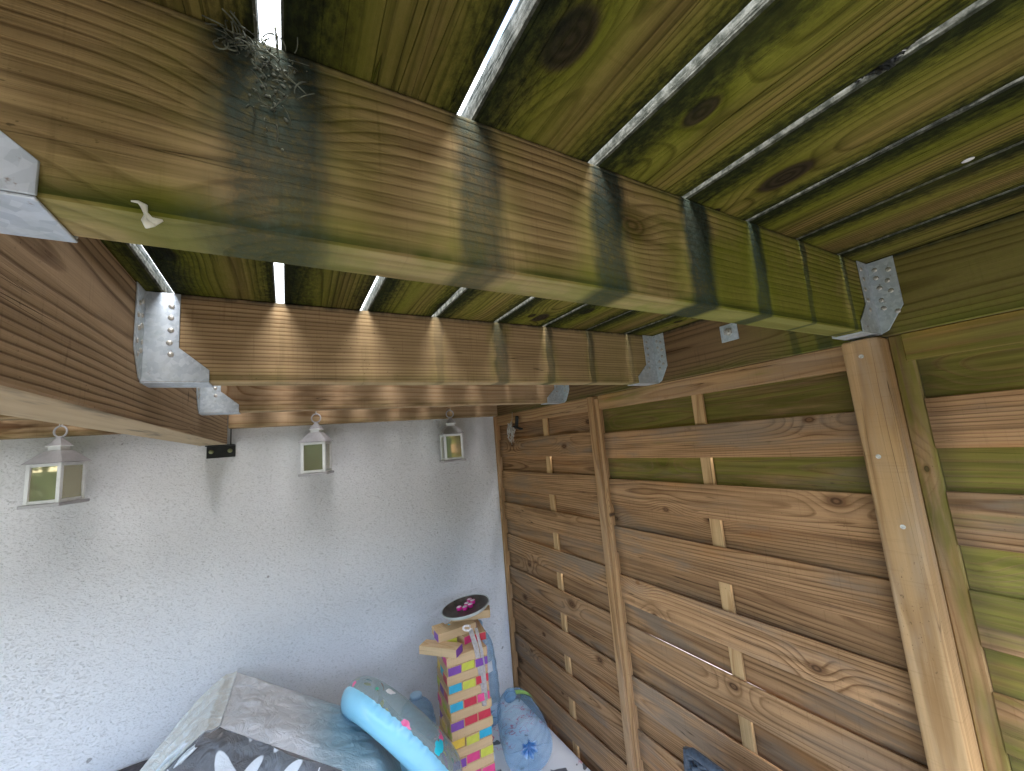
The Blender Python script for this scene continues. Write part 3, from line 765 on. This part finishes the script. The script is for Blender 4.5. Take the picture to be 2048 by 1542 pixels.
for k, (a, b_) in enumerate(tl):
    nm = ['leftmost pink tealight on the brown saucer', 'pink tealight at the front left of the saucer', 'pink tealight in the middle of the cluster on the saucer', 'brightest pink tealight at the front of the saucer',
          'rightmost pink tealight on the saucer', 'pink tealight furthest back on the saucer'][k]
    t = thing('tealight', nm, 'candle', TILT @ Vector((a, b_, .002)), 0, 'tealights on the saucer')
    Mt = TILT @ Matrix.Translation((a, b_, .0022))
    link('cup', me_from(lathe_bm([(0, 0), (.0105, 0), (.0118, .013), (.0108, .013), (.010, .010)], 18), 'cup', True), M_PINK, t, Mt)
    link('wax', me_from(lathe_bm([(.0106, .0105), (.0085, .0135), (0, .0155)], 18), 'wax', True), M_SILV, t, Mt)
M_RIB = simple('cotton_ribbon', (.80, .76, .74), .85, noise_amt=.15, nscale=120)
def ribbon_bm(pts, w, bm, side):
    pts = [Vector(p) for p in pts]; prev = None
    for p in pts:
        q = (bm.verts.new(p - side * w / 2), bm.verts.new(p + side * w / 2))
        if prev: bm.faces.new((prev[0], prev[1], q[1], q[0]))
        prev = q
bm = bmesh.new()
base = on_y(948, 1258, 1.545)
sd_ = Vector((.95, -.25, 0))
p1 = [on_y(x_, y_, 1.540) for x_, y_ in ((940, 1257), (944, 1270), (951, 1290), (957, 1320), (962, 1350), (966, 1385), (969, 1412))]
p2 = [on_y(x_, y_, 1.536) for x_, y_ in ((952, 1256), (957, 1275), (963, 1300), (967, 1330), (970, 1365), (973, 1400))]
ribbon_bm(p1, .019, bm, sd_); ribbon_bm(p2, .012, bm, sd_)
geo = bmesh.ops.solidify(bm, geom=list(bm.faces), thickness=.0012)
kn = [on_y(934 + 5 * math.cos(a) * 1.6, 1256 + 5 * math.sin(a), 1.532) for a in [i * .7 for i in range(9)]]
tube_bm(kn, .004, 8, bm)
o = link('ribbon', me_from(bm, 'ribbon', True), M_RIB)
tag(o, 'frayed white ribbon hanging from the saucer down the tower', 'ribbon')

# ------------------------------------------------------------------ big water bottles
def bottle_mat():
    m, nt, b = new_mat('bottle_blue_plastic')
    out = nt.nodes['Material Output']
    co = objco(nt); n = noi(co, 9, 2, .5)
    b.inputs['Base Color'].default_value = (.24, .42, .60, 1); b.inputs['Roughness'].default_value = .06
    b.inputs['IOR'].default_value = 1.5; b.inputs['Specular IOR Level'].default_value = .9
    setin(nt, b.inputs['Normal'], bump(nt, n, .5, .012))
    tr = nt.nodes.new('ShaderNodeBsdfTransparent'); tr.inputs[0].default_value = (.80, .90, .97, 1)
    fr = nt.nodes.new('ShaderNodeLayerWeight'); fr.inputs[0].default_value = .35
    mx = nt.nodes.new('ShaderNodeMixShader')
    fac = X(nt, fr.outputs['Facing']).sm(0.0, .85, .05, .62)
    setin(nt, mx.inputs[0], fac); nt.links.new(tr.outputs[0], mx.inputs[1]); nt.links.new(b.outputs[0], mx.inputs[2]); nt.links.new(mx.outputs[0], out.inputs[0])
    return m
M_BOT = bottle_mat()
M_BASE = bottle_mat(); M_BASE.name = 'bottle_base_plastic'
def base_tune():
    # thick plastic gathers in the middle of the base and reads dark blue
    nt = M_BASE.node_tree; b = nt.nodes['Principled BSDF']; mx = [n for n in nt.nodes if n.type == 'MIX_SHADER'][0]
    x, y, z = sep(objco(nt)); n = noi(comb(nt, x, y, z), 60, 3, .6)
    r = (x * x + y * y).sqrt() + (n - .5) * .035
    mid = r.sm(.020, .046, 1.0, 0.0)
    setin(nt, b.inputs['Base Color'], mix(nt, mid, (.50, .70, .93), mix(nt, n, (.006, .05, .20), (.02, .20, .50))))
    b.inputs['Roughness'].default_value = .1
    old = X(nt, mx.inputs[0].links[0].from_socket)
    setin(nt, mx.inputs[0], (old * .5 + .12).max(mid * .92))
base_tune()
M_CAP = simple('bottle_cap_blue', (.28, .42, .55), .35)

M_LABEL = simple('bottle_green_label', (.20, .36, .10), .4, noise_amt=.5, nscale=20)
M_LABELW = simple('bottle_white_label', (.70, .74, .78), .4, noise_amt=.1, nscale=20)
def bottle(label, M, R=.098, L=.40, mat_label=M_LABEL):
    t = thing('water_bottle', label, 'bottle', M.translation, 0, 'empty blue water bottles')
    bm = bmesh.new(); n = 60; rings = []
    prof = [(.0, .030), (.018, .026), (.030, .012), (.055, .002), (.080, .003), (.095, .016), (.098, .035)]
    z = .05
    while z < .30:
        k = (z - .05) / .25
        prof.append(((.098 - .030 * max(0, k - .25) ** 1.7) - .0022 * (math.sin(k * 2 * math.pi * 5) * .5 + .5), z)); z += .006
    prof += [(.078, .31), (.071, .33), (.058, .352), (.040, .372), (.027, .380), (.025, .384), (.025, .398)]
    sc = R / .098; sl_ = L / .40
    for (r, z) in prof:
        ring = []
        for k in range(n):
            a = k * 2 * math.pi / n
            rr = r * sc; zz = z * sl_
            if r < .09 and z < .04 and r > .01:
                pet = abs(math.sin(a * 4)) ** .6
                zz += (1 - pet) * .022 * min(1, r / .05) * (1 - max(0, (r - .075) / .02))
            if .05 <= z <= .27: rr *= 1 + .012 * math.sin(3 * a + z * 30) * math.sin(z * 40)
            ring.append(bm.verts.new((rr * math.cos(a), rr * math.sin(a), zz)))
        rings.append(ring)
    for A, B in zip(rings, rings[1:]):
        for k in range(n): bm.faces.new((A[k], A[(k + 1) % n], B[(k + 1) % n], B[k]))
    bmesh.ops.remove_doubles(bm, verts=bm.verts, dist=1e-6)
    fixn(bm)
    me = me_from(bm, 'bottle_body', True); me.materials.append(M_BOT); me.materials.append(M_BASE)
    for f in me.polygons:
        if f.center.z < .034: f.material_index = 1
    link('bottle_body', me, None, t, M)
    bm = lathe_bm([(0, .392), (.029, .392), (.029, .410), (.026, .414), (0, .414)], 24)
    o = link('cap', me_from(bm, 'cap', True), M_CAP, t, M @ Matrix.Diagonal((sc, sc, sl_, 1)))
    if mat_label:
        bm = lathe_bm([(.0945, .23), (.0925, .25), (.0905, .27)], 60)
        for f in list(bm.faces):
            c = f.calc_center_median(); a = math.atan2(c.y, c.x)
            if not (-.55 < a - LAB_A < .75): bm.faces.remove(f)
        o = link('paper_label', me_from(bm, 'paper_label', True), mat_label, t, M @ Matrix.Diagonal((sc, sc, sl_, 1)))
    return t
LAB_A = math.radians(120)
def lying(cx, cy, R, yaw, pitch=0.0):
    """bottle axis (local z) horizontal, pointing along yaw from +Y"""
    d = Vector((math.sin(yaw) * math.cos(pitch), math.cos(yaw) * math.cos(pitch), math.sin(pitch)))
    q = d.to_track_quat('Z', 'Y').to_matrix().to_4x4()
    return Matrix.Translation(P(cx, cy, TZ + R + .001)) @ q
bottle('big clear blue bottle lying by the fence, ribbed base toward the viewer', lying(.812, 1.478, .098, math.radians(15), math.radians(5)), .098, .315)
LAB_A = math.radians(-120)
bottle('dark blue bottle standing low in the shade left of the tower', Matrix.Translation(P(.475, 1.835, TZ + .0015)), .085, .25, None)
bottle('bottle with green and white label behind the tower in the corner', Matrix.Translation(P(.80, 1.885, TZ + .0015)) @ Matrix.Rotation(.15, 4, 'Z'), .085, .42, M_LABELW)
# a white egg-shaped plug by the bottle
bm = bmesh.new(); bmesh.ops.create_uvsphere(bm, u_segments=20, v_segments=12, radius=1)
bmesh.ops.transform(bm, matrix=Matrix.Translation(P(.722, 1.655, TZ + .021)) @ Matrix.Diagonal((.017, .019, .021, 1)), verts=bm.verts)
o = link('white_plastic_egg', me_from(bm, 'white_plastic_egg', True), simple('egg_white', (.75, .75, .78), .4, noise_amt=.04))
tag(o, 'small white plastic egg on the oilcloth between tower and bottle', 'toy')

# ------------------------------------------------------------------ swim ring
def ring():
    e1 = (right * 200 + down * 182).normalized()
    cpx = (800, 1472); d0 = 1.33
    vd = ray(*cpx).normalized()
    c = at_depth(*cpx, d0)
    n = e1.cross(vd).normalized()
    if n.dot(down - right) < 0: n = -n           # blue side looks down-left in the picture
    n = (n + vd * -.10).normalized()
    zl = -n; xl = (e1 - zl * e1.dot(zl)).normalized(); yl = zl.cross(xl)
    M = axes(xl, yl, zl, c)
    R0, r0 = .182, .062
    t = thing('swim_ring', 'inflatable swim ring, blue below and clear with printed fish above', 'swim ring', c)
    def half(v0, v1, nu, nv):
        bm = bmesh.new(); g = []
        for i in range(nu):
            u = i * 2 * math.pi / nu; row = []
            for j in range(nv + 1):
                v = v0 + (v1 - v0) * j / nv
                nearo = math.exp(-(v / .38) ** 2); neari = math.exp(-((abs(v) - math.pi) / .5) ** 2)
                wr = (.0014 * math.sin(44 * u + 2.2 * math.sin(5 * u)) + .0013 * math.sin(71 * u + 1.3)) * (.55 + .45 * math.sin(3 * u + 1))
                r = r0 + (nearo + neari) * wr - .004 * math.exp(-(v / .12) ** 2)
                row.append(bm.verts.new(((R0 + r * math.cos(v)) * math.cos(u), (R0 + r * math.cos(v)) * math.sin(u), r * math.sin(v) + nearo * wr * .8)))
            g.append(row)
        for i in range(nu):
            A, B = g[i], g[(i + 1) % nu]
            for j in range(nv): bm.faces.new((A[j], B[j], B[j + 1], A[j + 1]))
        return me_from(fixn(bm), 'ring_half', True)
    mb = simple('ring_blue_vinyl', (.25, .585, .77), .3, noise_amt=.03, nscale=8, Coat_Weight=.3)
    link('blue_half', half(-math.pi, 0, 400, 20), mb, t, M)
    m, nt, b = new_mat('ring_clear_print'); out = nt.nodes['Material Output']; co = objco(nt)
    vn = nt.nodes.new('ShaderNodeTexVoronoi'); vn.inputs['Scale'].default_value = 17; wv = noi(co, 30, 2, .5, col=True)
    ad = nt.nodes.new('ShaderNodeVectorMath'); ad.operation = 'MULTIPLY_ADD'; nt.links.new(wv.k, ad.inputs[0]); ad.inputs[1].default_value = (.05, .05, .05); nt.links.new(co.k, ad.inputs[2])
    nt.links.new(ad.outputs[0], vn.inputs['Vector'])
    dist = X(nt, vn.outputs['Distance']); cr, cg, cb = sep(X(nt, vn.outputs['Color']))
    blob = dist.sm(.24, .27, 1.0, 0.0) * cg.gt(.35)
    pc = ramp(cr, [(0, (.70, .10, .25)), (.22, (.02, .45, .55)), (.42, (.75, .62, .12)), (.6, (.70, .22, .10)), (.78, (.75, .75, .75)), (.9, (.05, .35, .2))], True)
    setin(nt, b.inputs['Base Color'], mix(nt, blob, (.42, .50, .50), pc)); b.inputs['Roughness'].default_value = .12
    tr = nt.nodes.new('ShaderNodeBsdfTransparent'); tr.inputs[0].default_value = (.86, .92, .92, 1)
    mx = nt.nodes.new('ShaderNodeMixShader')
    lw = nt.nodes.new('ShaderNodeLayerWeight'); lw.inputs[0].default_value = .3
    setin(nt, mx.inputs[0], (blob * .75 + X(nt, lw.outputs['Facing']).sm(0.0, 1.0, .30, .6)).clamp())
    nt.links.new(tr.outputs[0], mx.inputs[1]); nt.links.new(b.outputs[0], mx.inputs[2]); nt.links.new(mx.outputs[0], out.inputs[0])
    link('clear_half', half(0, math.pi, 400, 20), m, t, M)
ring()

# ------------------------------------------------------------------ wrapped cushion pile
def pile():
    B1 = P(-.156, 1.885, -.735); F1 = P(-.174, 1.602, -.76)
    u = Vector((.335, -.24, -.125))
    t = thing('cushion_bag', 'plastic wrapped pile of floral cushions leaning by the white wall', 'bag', P(0, 1.45, TZ))
    def grid(fn, nu, nv, name, mat, th=.003):
        bm = bmesh.new(); g = [[bm.verts.new(fn(i / nu, j / nv)) for j in range(nv + 1)] for i in range(nu + 1)]
        for i in range(nu):
            for j in range(nv): bm.faces.new((g[i][j], g[i + 1][j], g[i + 1][j + 1], g[i][j + 1]))
        return link(name, me_from(bm, name, True), mat, t)
    def wr(p, a, f=9.0):
        q = Vector((p.x * f, p.y * f * 2.0, p.z * f))
        return mnoise.noise(q) * a + mnoise.noise(q * 2.6) * a * .45
    def top(s, v):
        p = F1.lerp(B1, v) + u * (s * 1.45)
        edge = min(1, 6 * min(s + .02, 1 - s + .02, v + .02, 1 - v + .02))
        p = p + Vector((0, 0, -.02 * (1 - edge) ))
        p.z = max(Z0 + TZ + .01, p.z - .10 * max(0, (s - .80) / .20) ** 2)
        return p + Vector((0, 0, wr(p, .012 * edge)))
    def plastic(name, tint_, alpha, crease):
        m, nt, b = new_mat(name); co = objco(nt); x, y, z = sep(co)
        n = noi(comb(nt, x * 1.0 + y * .6, y * 1.0, z * 2.0), 14, 4, .6, 1.5); n2 = noi(co, 5, 3, .5)
        cr = (n - .5).abs().sm(.0, .05, 1.0, 0.0)
        c = mix(nt, n2, tuple(v * .85 for v in tint_), tuple(min(1, v * 1.15) for v in tint_))
        c = mix(nt, cr * crease, c, (.52, .58, .60))
        setin(nt, b.inputs['Base Color'], c); b.inputs['Roughness'].default_value = .28; b.inputs['Specular IOR Level'].default_value = .6
        setin(nt, b.inputs['Normal'], bump(nt, n, .7, .012))
        return m, nt, b, n2
    mt, nt, b, n2 = plastic('grey_blue_plastic_sheet', (.47, .465, .47), 1, .2)
    # the sheet turns teal towards the ring
    co = objco(nt); x, y, z = sep(co)
    base = [l for l in nt.links if l.to_socket == b.inputs['Base Color']][0].from_socket
    k = (x + (n2 - .5) * .12).sm(.0, .16)
    setin(nt, b.inputs['Base Color'], mix(nt, k * .75, X(nt, base), (.10, .22, .27)))
    grid(top, 70, 40, 'top_sheet', mt)
    def left(s, v):
        p = B1.lerp(F1, s)
        out = Vector((-.96, -.12, 0))
        dz = .5 * v ** 1.15
        q = p + out * (.50 * v ** .8) - Vector((0, 0, dz)) + Vector((0, -.10 * v * (1 - s), 0))
        q = q + out * (wr(q, .012, 11) + .010 * math.sin(s * 23 + 3 * v + 2 * math.sin(v * 5))) * min(1, v * 4)
        if v < .03: q.z -= .012
        return q
    ml, nt, b, n2 = plastic('milky_plastic_sheet', (.46, .46, .43), 1, .6)
    grid(left, 50, 60, 'side_sheet', ml)
    fo = Vector((-.58, -.81, 0)).normalized()
    def front(s, v):
        p = F1 + u * (s * 1.45)
        q = p + Vector((0, 0, -.018 - .10 * max(0, (s - .80) / .20) ** 2 - v * (p.z - Z0 - TZ - .03))) + fo * (.07 * math.sin(min(1, v * 1.3) * math.pi * .6) + .10 * v)
        t_ = max(0.0, 1 - s / .30) ** 2
        q = q + fo * wr(q, .016, 8)
        return q.lerp(left(1.0, v) + Vector((0, 0, -.004)), t_)
    m, nt, b = new_mat('floral_cushion_fabric'); co = objco(nt); x, y, z = sep(co)
    al = x * .81 - y * .58
    v2 = comb(nt, al, z, 0.0)
    def petals(sc_, off, la, lb, keep):
        n = nt.nodes.new('ShaderNodeTexVoronoi'); n.voronoi_dimensions = '2D'; n.inputs['Scale'].default_value = 1; n.inputs['Randomness'].default_value = .75
        setin(nt, n.inputs['Vector'], comb(nt, al * sc_ + off, z * sc_, 0.0))
        px_, py_, _ = sep(X(nt, n.outputs['Position'])); ca, cb_, cc_ = sep(X(nt, n.outputs['Color']))
        dx = (al * sc_ + off - px_) / sc_; dy = (z * sc_ - py_) / sc_
        an = ca * 2.2 + .5
        co_ = an._m('COSINE'); si_ = an.sin()
        pu = dx * co_ + dy * si_; pv = dy * co_ - dx * si_ + pu * pu * 4.0
        e = (pu * pu) / (la * la) + (pv * pv) / (lb * lb)
        return e.sm(.85, 1.1, 1.0, 0.0) * cb_.gt(keep)
    pt = petals(8.5, 2.3, .050, .017, .12).max(petals(7.0, 5.7, .060, .0035, .4))
    n = noi(co, 30, 3, .6)
    c = mix(nt, n, (.035, .035, .038), (.075, .07, .07)); c = mix(nt, pt, c, (.50, .52, .54))
    setin(nt, b.inputs['Base Color'], c); b.inputs['Roughness'].default_value = .4; b.inputs['Coat Weight'].default_value = .6; b.inputs['Coat Roughness'].default_value = .12
    cn = noi(co, 16, 4, .6, 1.5); setin(nt, b.inputs['Coat Normal'], bump(nt, cn, .8, .02)); setin(nt, b.inputs['Normal'], bump(nt, cn, .4, .01))
    grid(front, 60, 50, 'floral_front', m)
    # crumpled clear film at the corner
    mf, nt, b, n2 = plastic('clear_film', (.62, .68, .72), 1, .7)
    def film(s, v):
        p = left(.80 + .2 * s, .10 + .7 * v)
        return p + Vector((-.35, -.6, 0)) * (.022 + .016 * math.sin(s * 9 + v * 14) + .012 * math.sin(v * 31)) + Vector((.035 * s, 0, 0))
    grid(film, 24, 40, 'clear_film', mf)
pile()
# dark cushion at the foot of the wall, left of the bag
bm = bmesh.new(); bmesh.ops.create_uvsphere(bm, u_segments=40, v_segments=20, radius=1)
for v in bm.verts:
    c = v.co; f = lambda a: math.copysign(abs(a) ** .55, a)
    v.co = Vector((f(c.x) * .24, f(c.y) * .06, f(c.z) * .17)) + Vector((0, 0, .01 * mnoise.noise(c * 3)))
bmesh.ops.transform(bm, matrix=Matrix.Translation(P(-.47, 1.915, TZ + .150)) @ Matrix.Rotation(-.12, 4, 'X'), verts=bm.verts)
o = link('dark_cushion', me_from(bm, 'dark_cushion', True), simple('dark_cushion_fabric', (.05, .045, .05), .9, noise_amt=.4, nscale=60))
tag(o, 'dark cushion standing against the white wall left of the bag', 'cushion')

# ------------------------------------------------------------------ woven chair back at the lower right
def chair():
    t = thing('wicker_chair', 'dark blue woven chair back against the brown fence', 'chair', P(.90, .55, -2.0))
    m = simple('navy_wicker', (.045, .062, .085), .45, noise_amt=.35, nscale=120)
    y0, y1, zt, zb, xx = .32, .812, -.822, -1.55, .905
    bm = bmesh.new()
    tube_bm([(xx, y0, zt + Z0 - .02), (xx, y1 - .03, zt + Z0 - .010), (xx, y1 - .012, zt + Z0 - .016), (xx, y1 - .008, zt + Z0 - .05), (xx + .01, y1 - .008, zb + Z0)], .011, 10, bm)
    tube_bm([(xx, y0, zt + Z0 - .02), (xx + .01, y0, zb + Z0)], .011, 10, bm)
    link('backrest_frame', me_from(bm, 'backrest_frame', True), m, t)
    bm = bmesh.new(); nst = 26
    for k in range(nst):
        yy = y0 + (y1 - .012 - y0) * k / (nst - 1)
        tube_bm([(xx, yy, zt + Z0 - .016), (xx + .01, yy, zb + Z0)], .0035, 5, bm)
    rows_ = 44
    for r in range(rows_):
        z = zt + Z0 - .026 - r * .0158
        pts = []
        for q in range((nst - 1) * 2 + 1):
            yy = y0 + (y1 - .012 - y0) * q / ((nst - 1) * 2)
            sgn = math.sin(math.pi * (q / 2 + r) + math.pi / 2) if q % 2 == 0 else 0
            pts.append((xx + .008 * sgn, yy, z))
        tube_bm(pts, .0062, 6, bm)
    o = link('woven_back', me_from(bm, 'woven_back', True), m, t); o['kind'] = 'stuff'
    link('seat', me_from(box_bm(.42, .49, .05, .012, 2, at=(xx - .21, (y0 + y1) / 2 - .006, zb + Z0)), 'seat'), m, t)
    for sx in (xx - .40, xx - .01):
        for sy in (y0 + .01, y1 - .02):
            link('leg', me_from(tube_bm([(sx, sy, zb + Z0 - .026), (sx, sy, 0.001)], .016, 10), 'leg', True), m, t)
chair()

# ------------------------------------------------------------------ small things caught in the deck
def strand(c, L, rnd, r, bm, droop=1.0):
    d = Vector((rnd.uniform(-1, 1), rnd.uniform(-.9, .1), rnd.uniform(-.5, 1))).normalized()
    pts = [Vector(c)]; k = Vector((rnd.uniform(-1, 1), rnd.uniform(-1, .2), rnd.uniform(-1.2, .2))) * 1.2
    for i in range(7):
        d = (d + k * .22 * droop).normalized(); pts.append(pts[-1] + d * L / 7)
    tube_bm(pts, r, 4, bm)
rn = random.Random(5)
bm = bmesh.new()
for i in range(48):
    strand(P(rn.gauss(-.022, .010), rn.uniform(.279, .2885), .288 + rn.gauss(0, .006)), rn.uniform(.006, .019), rn, rn.uniform(.0003, .0006), bm, 1.8)
for i in range(30):
    strand(P(rn.gauss(-.008, .012), .2875, .29 - abs(rn.gauss(0, .03))), rn.uniform(.006, .016), rn, rn.uniform(.0003, .0006), bm)
for i in range(55):
    r_ = bmesh.ops.create_icosphere(bm, subdivisions=1, radius=1)
    z_ = .292 - abs(rn.gauss(0, .030))
    bmesh.ops.transform(bm, matrix=Matrix.Translation(P(rn.gauss(-.010, .010), .2882, z_)) @ Matrix.Rotation(rn.uniform(0, 3), 4, 'Y') @ Matrix.Diagonal((rn.uniform(.0004, .0014), rn.uniform(.0004, .0009), rn.uniform(.0006, .0024), 1)), verts=r_['verts'])
for i in range(5):
    a0 = rn.uniform(0, 6); cc_ = P(-.030 + rn.gauss(0, .006), .2855, .283 + rn.gauss(0, .005)); rr_ = rn.uniform(.003, .0055)
    tube_bm([cc_ + Vector((math.cos(a0 + q * .5) * rr_, -.001 * q * .4, math.sin(a0 + q * .5) * rr_)) for q in range(11)], .0006, 5, bm)
strand(P(-.028, .284, .29), .05, random.Random(2), .0005, bm, .2)
o = link('dried_grass_tuft', me_from(bm, 'dried_grass_tuft', True), simple('dried_grass', (.085, .095, .065), .8, noise_amt=.6, nscale=150))
tag(o, 'tuft of dried grass caught where the widest bright gap meets the joist', 'grass tuft')
bm = bmesh.new()
ptsw = [on_y(a, b, .287) for a, b in ((262, 402), (277, 404), (288, 412), (291, 425), (297, 437), (308, 444), (326, 441))]
tube_bm(ptsw, [.0005, .0009, .0018, .0011, .0020, .0026, .0006], 8, bm)
tube_bm([on_y(a, b, .2865) for a, b in ((292, 428), (290, 440), (296, 449), (310, 450))], [.0008, .0018, .0028, .001], 8, bm)
o = link('spider_cocoon', me_from(bm, 'spider_cocoon', True), simple('silk', (.62, .62, .5), .8, noise_amt=.1))
tag(o, 'twisted white silk cocoon stuck on the near joist', 'cocoon')
bm = bmesh.new()
for i in range(60):
    strand(P(rn.gauss(.461, .003), rn.gauss(.092, .008), .303 + abs(rn.gauss(0, .006))), rn.uniform(.004, .010), rn, rn.uniform(.0012, .0022), bm)
o = link('dark_leaf_clump', me_from(bm, 'dark_leaf_clump', True), simple('rotten_leaves', (.012, .014, .01), .8, noise_amt=.4))
tag(o, 'black clump of rotten leaves blocking a deck gap at the upper right', 'leaf clump')
bm = bmesh.new(); bmesh.ops.create_icosphere(bm, subdivisions=2, radius=1)
bmesh.ops.transform(bm, matrix=Matrix.Translation(on_z(1936, 320, .2985)) @ Matrix.Diagonal((.004, .006, .0016, 1)), verts=bm.verts)
o = link('white_chip', me_from(bm, 'white_chip', True), simple('chip_white', (.7, .7, .72), .5))
tag(o, 'small white chip stuck under a deck board at the right', 'chip')
bm = bmesh.new()
for i in range(16):
    c = P(1.022 + rn.uniform(-.006, .006), 1.80 + rn.gauss(0, .018), .075 + rn.gauss(0, .012))
    L = rn.uniform(.02, .10)
    pts = [c + Vector((rn.uniform(-.004, .004), rn.gauss(0, .004) * k, -L * k / 5)) for k in range(6)]
    tube_bm(pts, [.002, .0024, .002, .0018, .0012, .0005], 5, bm)
tube_bm([P(1.022, 1.765, .145), P(1.02, 1.768, .11), P(1.02, 1.785, .08)], .0008, 5, bm)
o = link('cobweb_strands', me_from(bm, 'cobweb_strands', True), simple('old_web', (.55, .54, .5), .9))
tag(o, 'dusty white web strands hanging at the fence top in the corner', 'cobweb')
bm = box_bm(.02, .075, .010, .003, 1, at=(0, 0, 0)); box_bm(.012, .02, .055, .003, 1, bm, (0, .012, .030))
bmesh.ops.transform(bm, matrix=Matrix.Translation(P(1.018, 1.715, .062)) @ Matrix.Rotation(.25, 4, 'X'), verts=bm.verts)
o = link('black_clip', me_from(bm, 'black_clip'), M_BLACK)
tag(o, 'black plastic clip on the fence top rail in the corner', 'clip')
